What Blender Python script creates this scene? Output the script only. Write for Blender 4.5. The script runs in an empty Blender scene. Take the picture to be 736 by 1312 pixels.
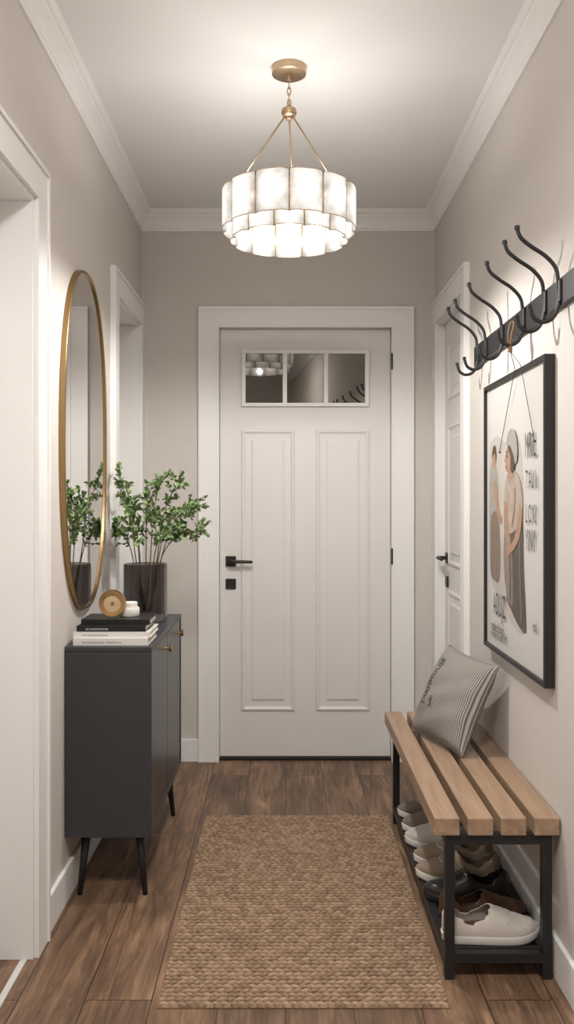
import bpy, math, random
from mathutils import Vector, Matrix
random.seed(7)
S=bpy.context.scene
XL,XR,D,H=-0.723,0.75,4.4,2.75
Y0=-1.2

# ------------------------------------------------------------ materials
def srgb(r,g,b):
    f=lambda c:((c/255)/12.92 if c/255<=0.04045 else (((c/255)+0.055)/1.055)**2.4)
    return (f(r),f(g),f(b),1)
def mat(name,col,rough=0.5,metal=0.0,noise=0.0,nscale=8,bump=0.0,bscale=200,trans=0,ior=1.45,spec=None,coat=0):
    m=bpy.data.materials.new(name); m.use_nodes=True
    nt=m.node_tree; b=nt.nodes['Principled BSDF']
    b.inputs['Base Color'].default_value=col
    b.inputs['Roughness'].default_value=rough
    b.inputs['Metallic'].default_value=metal
    b.inputs['IOR'].default_value=ior
    if trans: b.inputs['Transmission Weight'].default_value=trans
    if spec is not None: b.inputs['Specular IOR Level'].default_value=spec
    if coat: b.inputs['Coat Weight'].default_value=coat
    tc=nt.nodes.new('ShaderNodeTexCoord')
    n=nt.nodes.new('ShaderNodeTexNoise'); n.inputs['Scale'].default_value=nscale; n.inputs['Detail'].default_value=4
    nt.links.new(tc.outputs['Object'],n.inputs['Vector'])
    k=noise if noise else 0.04
    mx=nt.nodes.new('ShaderNodeMix'); mx.data_type='RGBA'
    mx.inputs[6].default_value=tuple(c*(1-k) for c in col[:3])+(1,)
    mx.inputs[7].default_value=tuple(min(1,c*(1+k)) for c in col[:3])+(1,)
    nt.links.new(n.outputs['Fac'],mx.inputs[0]); nt.links.new(mx.outputs[2],b.inputs['Base Color'])
    if bump:
        n2=nt.nodes.new('ShaderNodeTexNoise'); n2.inputs['Scale'].default_value=bscale; n2.inputs['Detail'].default_value=3
        nt.links.new(tc.outputs['Object'],n2.inputs['Vector'])
        bp=nt.nodes.new('ShaderNodeBump'); bp.inputs['Strength'].default_value=bump; bp.inputs['Distance'].default_value=0.002
        nt.links.new(n2.outputs['Fac'],bp.inputs['Height']); nt.links.new(bp.outputs['Normal'],b.inputs['Normal'])
    return m

M_wall=mat('wall_paint',srgb(203,197,191),0.9,bump=0.15,bscale=350,noise=0.015)
M_ceil=mat('ceiling_paint',srgb(236,235,234),0.9,bump=0.1,bscale=300,noise=0.01)
M_trim=mat('trim_paint',srgb(232,230,228),0.45,noise=0.01)
M_door=mat('door_paint',srgb(220,217,214),0.45,noise=0.01)
M_black=mat('black_steel',srgb(44,43,44),0.45,0.3,bump=0.1,bscale=500)
M_blackh=mat('dark_bronze',srgb(58,53,50),0.4,0.6)
M_slate=mat('slate_lacquer',srgb(58,58,61),0.42,noise=0.05,bump=0.05)
M_slate2=mat('slate_lacquer_front',srgb(52,52,55),0.3,noise=0.05)
M_brass=mat('brushed_brass',srgb(190,155,105),0.28,1.0,noise=0.1)
M_champ=mat('champagne_metal',srgb(190,166,136),0.35,0.9,noise=0.06)
M_mirror=mat('mirror_glass',(0.88,0.87,0.86,1),0.01,1.0,noise=0.001)
M_gold=mat('mirror_frame_gold',srgb(154,128,90),0.3,1.0,noise=0.1)
M_page=mat('paper_pages',srgb(225,220,208),0.8,noise=0.08,nscale=60)
M_white=mat('white_cover',srgb(220,217,213),0.5)
M_bk=mat('black_cover',srgb(28,27,28),0.4)
M_ink=mat('ink',srgb(88,84,82),0.7)
M_cream=mat('cream_wax',srgb(224,218,208),0.45)
M_soil=mat('stem_bark',srgb(98,84,62),0.8,noise=0.3,nscale=60)
M_leather=mat('leather_strap',srgb(120,92,64),0.6,noise=0.15)
M_threshold=mat('threshold_strip',srgb(205,202,199),0.4)

def wood_floor():
    m=bpy.data.materials.new('oak_planks'); m.use_nodes=True; nt=m.node_tree; N=nt.nodes; L=nt.links
    b=N['Principled BSDF']
    tc=N.new('ShaderNodeTexCoord'); sp=N.new('ShaderNodeSeparateXYZ'); L.new(tc.outputs['Object'],sp.inputs[0])
    cb=N.new('ShaderNodeCombineXYZ'); L.new(sp.outputs['Y'],cb.inputs['X']); L.new(sp.outputs['X'],cb.inputs['Y'])
    br=N.new('ShaderNodeTexBrick'); L.new(cb.outputs[0],br.inputs['Vector'])
    br.inputs['Scale'].default_value=1; br.inputs['Brick Width'].default_value=1.15; br.inputs['Row Height'].default_value=0.175
    br.inputs['Mortar Size'].default_value=0.0017; br.inputs['Mortar Smooth'].default_value=0.2; br.offset=0.37; br.offset_frequency=2
    br.inputs['Color1'].default_value=(0,0,0,1); br.inputs['Color2'].default_value=(1,1,1,1); br.inputs['Mortar'].default_value=(0.5,0.5,0.5,1)
    add=N.new('ShaderNodeVectorMath'); add.operation='MULTIPLY_ADD'
    L.new(br.outputs['Color'],add.inputs[0]); add.inputs[1].default_value=(13.7,5.3,9.1); L.new(cb.outputs[0],add.inputs[2])
    mp=N.new('ShaderNodeMapping'); mp.inputs['Scale'].default_value=(1.5,14,1); L.new(add.outputs[0],mp.inputs['Vector'])
    n1=N.new('ShaderNodeTexNoise'); n1.inputs['Scale'].default_value=1.6; n1.inputs['Detail'].default_value=7; n1.inputs['Roughness'].default_value=0.62; n1.inputs['Distortion'].default_value=1.2
    L.new(mp.outputs[0],n1.inputs['Vector'])
    mp2=N.new('ShaderNodeMapping'); mp2.inputs['Scale'].default_value=(7,130,1); L.new(add.outputs[0],mp2.inputs['Vector'])
    n2=N.new('ShaderNodeTexNoise'); n2.inputs['Scale'].default_value=1; n2.inputs['Detail'].default_value=5; L.new(mp2.outputs[0],n2.inputs['Vector'])
    mp3=N.new('ShaderNodeMapping'); mp3.inputs['Scale'].default_value=(3,7,1); L.new(add.outputs[0],mp3.inputs['Vector'])
    n3=N.new('ShaderNodeTexNoise'); n3.inputs['Scale'].default_value=1; n3.inputs['Detail'].default_value=4; L.new(mp3.outputs[0],n3.inputs['Vector'])
    cr=N.new('ShaderNodeValToRGB'); e=cr.color_ramp.elements
    e[0].position=0.28; e[0].color=srgb(78,57,44); e[1].position=0.72; e[1].color=srgb(150,120,94)
    x=cr.color_ramp.elements.new(0.5); x.color=srgb(112,87,67)
    L.new(n1.outputs['Fac'],cr.inputs[0])
    mx=N.new('ShaderNodeMix'); mx.data_type='RGBA'; mx.blend_type='OVERLAY'; mx.inputs[0].default_value=0.45
    L.new(cr.outputs[0],mx.inputs[6]); L.new(n2.outputs['Fac'],mx.inputs[7])
    mx1=N.new('ShaderNodeMix'); mx1.data_type='RGBA'; mx1.blend_type='OVERLAY'; mx1.inputs[0].default_value=0.7
    L.new(mx.outputs[2],mx1.inputs[6]); L.new(n3.outputs['Fac'],mx1.inputs[7])
    rp=N.new('ShaderNodeMapRange'); L.new(br.outputs['Color'],rp.inputs[0]); rp.inputs[3].default_value=0.82; rp.inputs[4].default_value=1.2
    mu=N.new('ShaderNodeVectorMath'); mu.operation='SCALE'; L.new(mx1.outputs[2],mu.inputs[0]); L.new(rp.outputs[0],mu.inputs['Scale'])
    mm=N.new('ShaderNodeMix'); mm.data_type='RGBA'; L.new(br.outputs['Fac'],mm.inputs[0]); L.new(mu.outputs[0],mm.inputs[6]); mm.inputs[7].default_value=srgb(48,36,29)
    L.new(mm.outputs[2],b.inputs['Base Color'])
    b.inputs['Roughness'].default_value=0.5
    bp=N.new('ShaderNodeBump'); bp.inputs['Strength'].default_value=0.2; bp.inputs['Distance'].default_value=0.001
    L.new(n2.outputs['Fac'],bp.inputs['Height']); L.new(bp.outputs['Normal'],b.inputs['Normal'])
    return m
M_floor=wood_floor()

def wood_slat():
    m=bpy.data.materials.new('oak_slat'); m.use_nodes=True; nt=m.node_tree; N=nt.nodes; L=nt.links
    b=N['Principled BSDF']; tc=N.new('ShaderNodeTexCoord')
    mp=N.new('ShaderNodeMapping'); mp.inputs['Scale'].default_value=(40,2.5,40); L.new(tc.outputs['Object'],mp.inputs['Vector'])
    n=N.new('ShaderNodeTexNoise'); n.inputs['Scale'].default_value=1.2; n.inputs['Detail'].default_value=6; n.inputs['Distortion'].default_value=0.5; L.new(mp.outputs[0],n.inputs['Vector'])
    cr=N.new('ShaderNodeValToRGB'); e=cr.color_ramp.elements; e[0].position=0.3; e[0].color=srgb(142,115,92); e[1].position=0.72; e[1].color=srgb(172,145,120)
    L.new(n.outputs['Fac'],cr.inputs[0]); L.new(cr.outputs[0],b.inputs['Base Color']); b.inputs['Roughness'].default_value=0.45
    return m
M_slat=wood_slat()

def jute():
    m=bpy.data.materials.new('jute_weave'); m.use_nodes=True; nt=m.node_tree; N=nt.nodes; L=nt.links
    b=N['Principled BSDF']; tc=N.new('ShaderNodeTexCoord')
    n=N.new('ShaderNodeTexNoise'); n.inputs['Scale'].default_value=150; n.inputs['Detail'].default_value=5; L.new(tc.outputs['Object'],n.inputs['Vector'])
    at=N.new('ShaderNodeAttribute'); at.attribute_name='yarn_tone_shade'
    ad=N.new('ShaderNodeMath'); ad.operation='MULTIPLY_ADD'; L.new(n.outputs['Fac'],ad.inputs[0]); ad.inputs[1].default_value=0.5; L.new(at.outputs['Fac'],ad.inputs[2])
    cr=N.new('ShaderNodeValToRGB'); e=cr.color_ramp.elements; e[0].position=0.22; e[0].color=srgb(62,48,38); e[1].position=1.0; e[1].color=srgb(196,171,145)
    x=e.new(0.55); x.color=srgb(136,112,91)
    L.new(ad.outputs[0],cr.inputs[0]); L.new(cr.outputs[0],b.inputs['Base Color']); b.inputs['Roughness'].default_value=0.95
    b.inputs['Specular IOR Level'].default_value=0.1
    n2=N.new('ShaderNodeTexNoise'); n2.inputs['Scale'].default_value=600; L.new(tc.outputs['Object'],n2.inputs['Vector'])
    bp=N.new('ShaderNodeBump'); bp.inputs['Strength'].default_value=0.5; bp.inputs['Distance'].default_value=0.002
    L.new(n2.outputs['Fac'],bp.inputs['Height']); L.new(bp.outputs['Normal'],b.inputs['Normal'])
    return m
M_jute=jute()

def leaf_mat():
    m=bpy.data.materials.new('leaf_green'); m.use_nodes=True; nt=m.node_tree; N=nt.nodes; L=nt.links
    b=N['Principled BSDF']; tc=N.new('ShaderNodeTexCoord')
    n=N.new('ShaderNodeTexNoise'); n.inputs['Scale'].default_value=30; L.new(tc.outputs['Object'],n.inputs['Vector'])
    cr=N.new('ShaderNodeValToRGB'); e=cr.color_ramp.elements; e[0].position=0.35; e[0].color=srgb(82,108,64); e[1].position=0.68; e[1].color=srgb(140,164,106)
    L.new(n.outputs['Fac'],cr.inputs[0]); L.new(cr.outputs[0],b.inputs['Base Color']); b.inputs['Roughness'].default_value=0.5
    return m
M_leaf=leaf_mat()

def stripe_mat():
    m=bpy.data.materials.new('ticking_stripe'); m.use_nodes=True; nt=m.node_tree; N=nt.nodes; L=nt.links
    b=N['Principled BSDF']; uv=N.new('ShaderNodeUVMap')
    sp=N.new('ShaderNodeSeparateXYZ'); L.new(uv.outputs[0],sp.inputs[0])
    mu=N.new('ShaderNodeMath'); mu.operation='MULTIPLY'; L.new(sp.outputs['Y'],mu.inputs[0]); mu.inputs[1].default_value=2*math.pi*48
    si=N.new('ShaderNodeMath'); si.operation='SINE'; L.new(mu.outputs[0],si.inputs[0])
    cr=N.new('ShaderNodeValToRGB'); e=cr.color_ramp.elements; e[0].position=0.3; e[0].color=srgb(98,94,90); e[1].position=0.65; e[1].color=srgb(166,160,153)
    mr=N.new('ShaderNodeMapRange'); L.new(si.outputs[0],mr.inputs[0]); mr.inputs[1].default_value=-1; mr.inputs[2].default_value=1
    L.new(mr.outputs[0],cr.inputs[0]); L.new(cr.outputs[0],b.inputs['Base Color']); b.inputs['Roughness'].default_value=0.95
    tc=N.new('ShaderNodeTexCoord'); n2=N.new('ShaderNodeTexNoise'); n2.inputs['Scale'].default_value=500; L.new(tc.outputs['Object'],n2.inputs['Vector'])
    bp=N.new('ShaderNodeBump'); bp.inputs['Strength'].default_value=0.4; bp.inputs['Distance'].default_value=0.002
    L.new(n2.outputs['Fac'],bp.inputs['Height']); L.new(bp.outputs['Normal'],b.inputs['Normal'])
    return m
M_stripe=stripe_mat()

def glow(name,lo,hi,col_lo,col_hi):
    m=bpy.data.materials.new(name); m.use_nodes=True; nt=m.node_tree; N=nt.nodes; L=nt.links
    b=N['Principled BSDF']; b.inputs['Base Color'].default_value=(0.12,0.115,0.11,1); b.inputs['Roughness'].default_value=0.25
    uv=N.new('ShaderNodeUVMap'); sp=N.new('ShaderNodeSeparateXYZ'); L.new(uv.outputs[0],sp.inputs[0])
    def bell(o,k):
        a=N.new('ShaderNodeMath'); a.operation='SUBTRACT'; L.new(o,a.inputs[0]); a.inputs[1].default_value=0.5
        c=N.new('ShaderNodeMath'); c.operation='MULTIPLY'; L.new(a.outputs[0],c.inputs[0]); L.new(a.outputs[0],c.inputs[1])
        d=N.new('ShaderNodeMath'); d.operation='MULTIPLY_ADD'; L.new(c.outputs[0],d.inputs[0]); d.inputs[1].default_value=-k; d.inputs[2].default_value=1
        return d
    p=N.new('ShaderNodeMath'); p.operation='MULTIPLY'; L.new(bell(sp.outputs['X'],3.4).outputs[0],p.inputs[0]); L.new(bell(sp.outputs['Y'],2.2).outputs[0],p.inputs[1])
    tc=N.new('ShaderNodeTexCoord'); n=N.new('ShaderNodeTexNoise'); n.inputs['Scale'].default_value=22; n.inputs['Detail'].default_value=5; L.new(tc.outputs['Object'],n.inputs['Vector'])
    q=N.new('ShaderNodeMath'); q.operation='MULTIPLY_ADD'; L.new(n.outputs['Fac'],q.inputs[0]); q.inputs[1].default_value=1.4; q.inputs[2].default_value=-0.7
    r=N.new('ShaderNodeMath'); r.operation='ADD'; L.new(p.outputs[0],r.inputs[0]); L.new(q.outputs[0],r.inputs[1]); r.use_clamp=True
    mr=N.new('ShaderNodeMapRange'); L.new(r.outputs[0],mr.inputs[0]); mr.inputs[3].default_value=lo; mr.inputs[4].default_value=hi
    mx=N.new('ShaderNodeMix'); mx.data_type='RGBA'; mx.inputs[6].default_value=col_lo; mx.inputs[7].default_value=col_hi; L.new(r.outputs[0],mx.inputs[0])
    L.new(mx.outputs[2],b.inputs['Emission Color']); L.new(mr.outputs[0],b.inputs['Emission Strength'])
    return m
M_glowU=glow('alabaster_glass_lit',0.30,0.95,(1,0.90,0.78,1),(1,0.97,0.91,1))
M_glowL=glow('alabaster_glass_lit_bright',0.34,1.1,(1,0.91,0.80,1),(1,0.97,0.92,1))

def pane_mat():
    m=bpy.data.materials.new('dark_window_glass'); m.use_nodes=True; nt=m.node_tree; N=nt.nodes; L=nt.links
    for n in list(N):
        if n.type=='BSDF_PRINCIPLED': N.remove(n)
    out=[n for n in N if n.type=='OUTPUT_MATERIAL'][0]
    d=N.new('ShaderNodeBsdfDiffuse'); d.inputs[0].default_value=srgb(32,29,27)
    g=N.new('ShaderNodeBsdfGlossy'); g.inputs['Roughness'].default_value=0.02; g.inputs[0].default_value=(1,0.95,0.88,1)
    mx=N.new('ShaderNodeMixShader'); mx.inputs[0].default_value=0.17
    L.new(d.outputs[0],mx.inputs[1]); L.new(g.outputs[0],mx.inputs[2]); L.new(mx.outputs[0],out.inputs[0])
    return m
M_pane=pane_mat()

# ------------------------------------------------------------ mesh helpers
def mk(name,verts,faces,m,smooth=False,bevel=0,solid=0,sub=0,uvs=None,seg=2):
    me=bpy.data.meshes.new(name); me.from_pydata([tuple(v) for v in verts],[],faces); me.update()
    if isinstance(m,(list,tuple)):
        for q in m: me.materials.append(q)
    else: me.materials.append(m)
    if uvs is not None:
        ul=me.uv_layers.new(name='UVMap')
        for lp in me.loops: ul.data[lp.index].uv=uvs[lp.vertex_index]
    if smooth:
        for p in me.polygons: p.use_smooth=True
    o=bpy.data.objects.new(name,me); S.collection.objects.link(o)
    if solid:
        q=o.modifiers.new('sol','SOLIDIFY'); q.thickness=solid; q.offset=-1
    if sub:
        q=o.modifiers.new('sub','SUBSURF'); q.levels=sub; q.render_levels=sub
    if bevel:
        q=o.modifiers.new('bev','BEVEL'); q.width=bevel; q.segments=seg; q.limit_method='ANGLE'
    return o
def bd(x0,x1,y0,y1,z0,z1):
    return [(x0,y0,z0),(x1,y0,z0),(x1,y1,z0),(x0,y1,z0),(x0,y0,z1),(x1,y0,z1),(x1,y1,z1),(x0,y1,z1)]
BF=[(0,3,2,1),(4,5,6,7),(0,1,5,4),(1,2,6,5),(2,3,7,6),(3,0,4,7)]
def boxes(name,L,m,bevel=0,**k):
    V=[];F=[]
    for b in L:
        o=len(V); V+=bd(*b); F+=[tuple(i+o for i in f) for f in BF]
    return mk(name,V,F,m,bevel=bevel,**k)
def lathe(name,prof,c,m,axis='z',n=40,smooth=True,close=False):
    V=[];F=[]
    for (r,h) in prof:
        for i in range(n):
            a=2*math.pi*i/n
            p=(r*math.cos(a),r*math.sin(a),h)
            if axis=='y': p=(p[0],p[2],p[1])
            if axis=='x': p=(p[2],p[0],p[1])
            V.append((p[0]+c[0],p[1]+c[1],p[2]+c[2]))
    for j in range(len(prof)-1):
        for i in range(n):
            k=(i+1)%n
            F.append((j*n+i,j*n+k,(j+1)*n+k,(j+1)*n+i))
    if not close:
        if prof[0][0]>0: F.append(tuple(range(n))[::-1])
        if prof[-1][0]>0: F.append(tuple((len(prof)-1)*n+i for i in range(n)))
    o=mk(name,V,F,m,smooth=smooth)
    fixn(o); autos(o)
    return o
def fixn(o):
    import bmesh
    bm=bmesh.new(); bm.from_mesh(o.data); bmesh.ops.remove_doubles(bm,verts=bm.verts,dist=1e-6)
    bmesh.ops.recalc_face_normals(bm,faces=bm.faces); bm.to_mesh(o.data); bm.free()
def autos(o,ang=40):
    import bmesh
    bm=bmesh.new(); bm.from_mesh(o.data)
    for e in bm.edges:
        if len(e.link_faces)==2 and e.calc_face_angle(0)>math.radians(ang): e.smooth=False
    bm.to_mesh(o.data); bm.free()
def tube_data(P,R,n=8,V=None,F=None):
    V=[] if V is None else V; F=[] if F is None else F
    P=[Vector(p) for p in P]
    if not isinstance(R,(list,tuple)): R=[R]*len(P)
    base=len(V); up=None
    for i,p in enumerate(P):
        t=(P[min(i+1,len(P)-1)]-P[max(i-1,0)])
        if t.length<1e-9: t=Vector((0,0,1))
        t.normalize()
        if up is None:
            up=Vector((0,0,1)) if abs(t.z)<0.9 else Vector((1,0,0))
        a=(up-t*up.dot(t)); a.normalize(); up=a; b=t.cross(a)
        for k in range(n):
            an=2*math.pi*k/n; V.append(p+a*(R[i]*math.cos(an))+b*(R[i]*math.sin(an)))
    for i in range(len(P)-1):
        for k in range(n):
            k2=(k+1)%n
            F.append((base+i*n+k,base+i*n+k2,base+(i+1)*n+k2,base+(i+1)*n+k))
    F.append(tuple(base+k for k in range(n))[::-1]); F.append(tuple(base+(len(P)-1)*n+k for k in range(n)))
    return V,F
def tube(name,P,R,m,n=10):
    V,F=tube_data(P,R,n); return mk(name,V,F,m,smooth=True)
def smooth_path(P,sub=6):
    P=[Vector(p) for p in P]; out=[]
    for i in range(len(P)-1):
        p0=P[max(i-1,0)];p1=P[i];p2=P[i+1];p3=P[min(i+2,len(P)-1)]
        for s in range(sub):
            t=s/sub
            out.append(0.5*((2*p1)+(p2-p0)*t+(2*p0-5*p1+4*p2-p3)*t*t+(3*p1-p0-3*p2+p3)*t**3))
    out.append(P[-1]); return out
def group(name,parts,loc):
    e=bpy.data.objects.new(name,None); e.empty_display_size=0.05; e.location=loc; S.collection.objects.link(e)
    inv=Matrix.Translation(loc).inverted()
    for p in parts:
        p.parent=e; p.matrix_parent_inverse=inv
    return e
def text_data(s,size,align='LEFT'):
    cu=bpy.data.curves.new('t','FONT'); cu.body=s; cu.size=size; cu.align_x=align; cu.resolution_u=3
    o=bpy.data.objects.new('t',cu); S.collection.objects.link(o)
    bpy.context.view_layer.update()
    dg=bpy.context.evaluated_depsgraph_get(); me=o.evaluated_get(dg).to_mesh()
    V=[v.co.copy() for v in me.vertices]; F=[tuple(p.vertices) for p in me.polygons]
    o.evaluated_get(dg).to_mesh_clear(); bpy.data.objects.remove(o); bpy.data.curves.remove(cu)
    return V,F
def rings(name,loops,mapf,m):
    V=[];F=[]
    for (a,b,c,d,h) in loops:
        V+=[mapf(a,c,h),mapf(b,c,h),mapf(b,d,h),mapf(a,d,h)]
    for i in range(len(loops)-1):
        for k in range(4):
            k2=(k+1)%4; F.append((i*4+k,i*4+k2,(i+1)*4+k2,(i+1)*4+k))
    o=len(loops)*4-4; F.append((o,o+1,o+2,o+3))
    ob=mk(name,V,F,m); fixn(ob); return ob
def raised_panel(name,a,b,c,d,mapf,m):
    L=[]
    for ins,h in [(0,0),(0.004,0.007),(0.012,0.009),(0.018,0.005),(0.024,0.002),(0.05,0.0015),(0.062,0.007),(0.064,0.007)]:
        L.append((a+ins,b-ins,c+ins,d-ins,h))
    return rings(name,L,mapf,m)

# ------------------------------------------------------------ room shell
boxes('floor',[(XL-0.6,XR+0.25,Y0-0.2,D+0.25,-0.05,0)],M_floor)
boxes('ceiling',[(XL-0.25,XR+0.25,Y0-0.2,D+0.25,H,H+0.05)],M_ceil)
T=0.2
OZ=2.174
boxes('wall_left',[(XL-T,XL,Y0,1.50,0,H),(XL-T,XL,1.50,2.51,OZ,H),(XL-T,XL,2.51,3.73,0,H),(XL-T,XL,3.73,4.33,OZ+0.02,H),(XL-T,XL,4.33,D+T,0,H)],M_wall)
boxes('wall_right',[(XR,XR+T,Y0,3.68,0,H),(XR,XR+T,3.68,4.30,OZ,H),(XR,XR+T,4.30,D+T,0,H)],M_wall)
DX0,DX1=-0.336,0.535
boxes('wall_back',[(XL,DX0,D,D+T,0,H),(DX1,XR,D,D+T,0,H),(DX0,DX1,D,D+T,OZ,H)],M_wall)
boxes('wall_rear',[(XL-T,XR+T,Y0-0.15,Y0,0,H)],M_wall)
# casings
c=0.018
def casing_side(name,x,sgn,y0,y1,zt,w=0.1):
    x0,x1=sorted((x,x+sgn*c)); xa,xb=sorted((x,x+sgn*(c+0.006)))
    ye=min(y1+w,D-0.0012)
    L=[(x0,x1,y0-w,y0,0,zt),(x0,x1,y1,ye,0,zt),(x0,x1,y0-w,ye,zt+0.0002,zt+w)]
    L+=[(xa,xb,y0-w-0.004,y0-w+0.010,0.0005,zt+w-0.010),(xa,xb,y0-w-0.004,ye,zt+w-0.0098,zt+w+0.004)]
    if y0<2: L.append((xa,xb,y1+w-0.010,y1+w+0.004,0.0005,zt+w-0.010))
    j0,j1=sorted((x+sgn*0.004,x-sgn*0.148))
    L+=[(j0,j1,y0-0.001,y0+0.012,0.001,zt-0.0125),(j0,j1,y1-0.012,y1+0.001,0.001,zt-0.0125),(j0,j1,y0-0.001,y1+0.001,zt-0.012,zt+0.001)]
    return boxes(name,L,M_trim)
casing_side('trim_1',XL,1,1.50,2.512,OZ)
casing_side('trim_2',XL,1,3.73,4.33,OZ)
casing_side('trim_3',XR,-1,3.68,4.30,OZ)
w=0.094
XA,XB=DX0-w,DX1+w+0.008
boxes('trim_4',[(XA,DX0,D-c,D,0,OZ),(DX1,XB,D-c,D,0,OZ),(XA,XB,D-c,D,OZ+0.0002,OZ+w),
   (XA-0.004,XA+0.010,D-c-0.006,D-0.0005,0.0005,OZ+w-0.010),(XB-0.010,XB+0.004,D-c-0.006,D-0.0005,0.0005,OZ+w-0.010),(XA-0.004,XB+0.004,D-c-0.006,D-0.0005,OZ+w-0.0098,OZ+w+0.004),
   (DX0-0.012,DX0+0.004,D-0.022,D+0.06,0,OZ-0.0042),(DX1-0.004,DX1+0.012,D-0.022,D+0.06,0,OZ-0.0042),(DX0-0.012,DX1+0.012,D-0.022,D+0.06,OZ-0.004,OZ+0.012)],M_trim)
# crown
prof=[(0,0.098),(0.008,0.098),(0.010,0.088),(0.014,0.082),(0.016,0.070),(0.022,0.056),(0.032,0.042),(0.040,0.034),(0.042,0.026),(0.050,0.022),(0.056,0.014),(0.058,0.0)]
prof=[(0,0.0)]+prof
def crown(name,fn):
    V=[];F=[]
    n=len(prof)
    for e in (0,1):
        for (p,h) in prof: V.append(fn(e,p,H-0.0005-h))
    for i in range(n):
        k=(i+1)%n; F.append((i,k,n+k,n+i))
    F.append(tuple(range(n))); F.append(tuple(range(n,2*n)))
    o=mk(name,V,F,M_trim); fixn(o); return o
crown('trim_5',lambda e,p,z:(XL+p,(Y0 if e==0 else D-p),z))
crown('trim_6',lambda e,p,z:(XR-p,(Y0 if e==0 else D-p),z))
crown('trim_7',lambda e,p,z:((XL+p if e==0 else XR-p),D-p,z))
bh=0.112; t=0.014
boxes('baseboard_left',[(XL,XL+t,Y0,1.395,0,bh),(XL,XL+t,2.617,3.625,0,bh)],M_trim,bevel=0.003)
boxes('baseboard_right',[(XR-t,XR,Y0,3.575,0,bh)],M_trim,bevel=0.003)
boxes('baseboard_back',[(XL+0.002,XA-0.005,D-t,D,0,bh),(XB+0.005,XR-0.02,D-t,D,0,bh)],M_trim,bevel=0.003)
boxes('threshold_strip',[(XL-0.03,XL-0.012,1.512,2.5,0,0.004)],M_threshold)

# ------------------------------------------------------------ doors
yF=D+0.03
mp_main=lambda u,v,h:(u,yF-h,v)
parts=[boxes('leaf',[(DX0+0.006,DX1-0.006,yF,yF+0.045,0.016,OZ-0.006)],M_door,bevel=0.002)]
X=lambda px:(px-366)/256*(yF/4.4)
Z=lambda py:1.31+(640-py)/256*(yF/4.4)
parts.append(raised_panel('panel_1',X(309),X(378),Z(911),Z(550),mp_main,M_door))
parts.append(raised_panel('panel_2',X(405),X(474),Z(911),Z(550),mp_main,M_door))
gx0,gx1,gz0,gz1=X(310),X(473),Z(521),Z(449)
cols=[(X(315),X(362.5)),(X(368),X(415)),(X(420.5),X(468))]
pz0,pz1=Z(516.5),Z(453.5)
fr=0.017
L=[(gx0,gx1,yF-fr,yF,gz0,pz0),(gx0,gx1,yF-fr,yF,pz1,gz1),(gx0,cols[0][0],yF-fr,yF,pz0,pz1),(cols[0][1],cols[1][0],yF-fr,yF,pz0,pz1),(cols[1][1],cols[2][0],yF-fr,yF,pz0,pz1),(cols[2][1],gx1,yF-fr,yF,pz0,pz1)]
parts.append(boxes('glazing_frame',L,M_trim,bevel=0.0015))
a_t=0.062
for i,(u0,u1) in enumerate(cols):
    xm=(u0+u1)/2; ym=yF-0.0075
    V=[(u0,ym+a_t*(u0-xm),pz0),(u1,ym+a_t*(u1-xm),pz0),(u1,ym+a_t*(u1-xm),pz1),(u0,ym+a_t*(u0-xm),pz1)]
    parts.append(mk('pane_%d'%(i+1),V,[(0,1,2,3)],M_pane))
def lever(prefix,mapf,sg):
    P=[]
    def bx(n,u0,u1,v0,v1,h0,h1,m=M_blackh,bev=0.002):
        V=[mapf(u,v,h) for (u,v,h) in bd(u0,u1,v0,v1,h0,h1)]
        o=mk(n,V,BF,m,bevel=bev); fixn(o); return o
    P.append(bx(prefix+'rose',-0.026,0.026,-0.026,0.026,0,0.009))
    P.append(bx(prefix+'neck',-0.009,0.009,-0.009,0.009,0.009,0.045))
    V,F=tube_data([mapf(*q) for q in [(-0.008*sg,0,0.047),(0.02*sg,0.001,0.050),(0.06*sg,0.0,0.050),(0.105*sg,-0.001,0.048),(0.112*sg,-0.001,0.047)]],[0.0085,0.009,0.0082,0.0075,0.004],10)
    P.append(mk(prefix+'lever',V,F,M_blackh,smooth=True))
    P.append(bx(prefix+'lock_plate',-0.026,0.026,-0.14,-0.088,0,0.009))
    P.append(bx(prefix+'keyhole',-0.003,0.003,-0.122,-0.106,0.0088,0.0098,M_bk,0))
    return P
hx,hz=X(296),Z(719)
parts+=lever('',lambda u,v,h:(hx+u,yF-h,hz+v),1)
for i,zz in enumerate((Z(465),Z(712))):
    parts.append(lathe('hinge_%d'%(i+1),[(0.005,-0.04),(0.005,0.04)],(DX1-0.004,D-0.024,zz),M_blackh,n=12))
group('door_1',parts,(0.1,yF,0))
boxes('door_gap_shade',[(DX0+0.004,DX1-0.004,D+0.01,D+0.19,0,0.013)],M_bk)  # black strip stands in for the shaded gap under the door

def sidedoor(name,x,sg,y0,y1,zt,handle_y=None,hs=1,panels=True):
    x0,x1=sorted((x,x-sg*0.04))
    P=[boxes('leaf',[(x0,x1,y0,y1,0.008,zt)],M_door,bevel=0.002)]
    mpf=lambda u,v,h:(x+sg*h,u,v)
    m_=0.11
    P.append(raised_panel('panel_1',y0+m_,y1-m_,1.78,zt-0.1,mpf,M_door))
    P.append(raised_panel('panel_2',y0+m_,y1-m_,1.0,1.66,mpf,M_door))
    P.append(raised_panel('panel_3',y0+m_,y1-m_,0.2,0.88,mpf,M_door))
    if handle_y: P+=lever('',lambda u,v,h:(x+sg*h,handle_y+u,1.03+v),hs)
    return group(name,P,(x,(y0+y1)/2,0))
sidedoor('door_2',XL-0.15,1,1.512,2.50,OZ-0.012)
sidedoor('door_3',XL-0.15,1,3.742,4.318,OZ-0.012)
sidedoor('door_4',XR+0.03,-1,3.692,4.288,OZ-0.012,handle_y=4.22,hs=-1)

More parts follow.
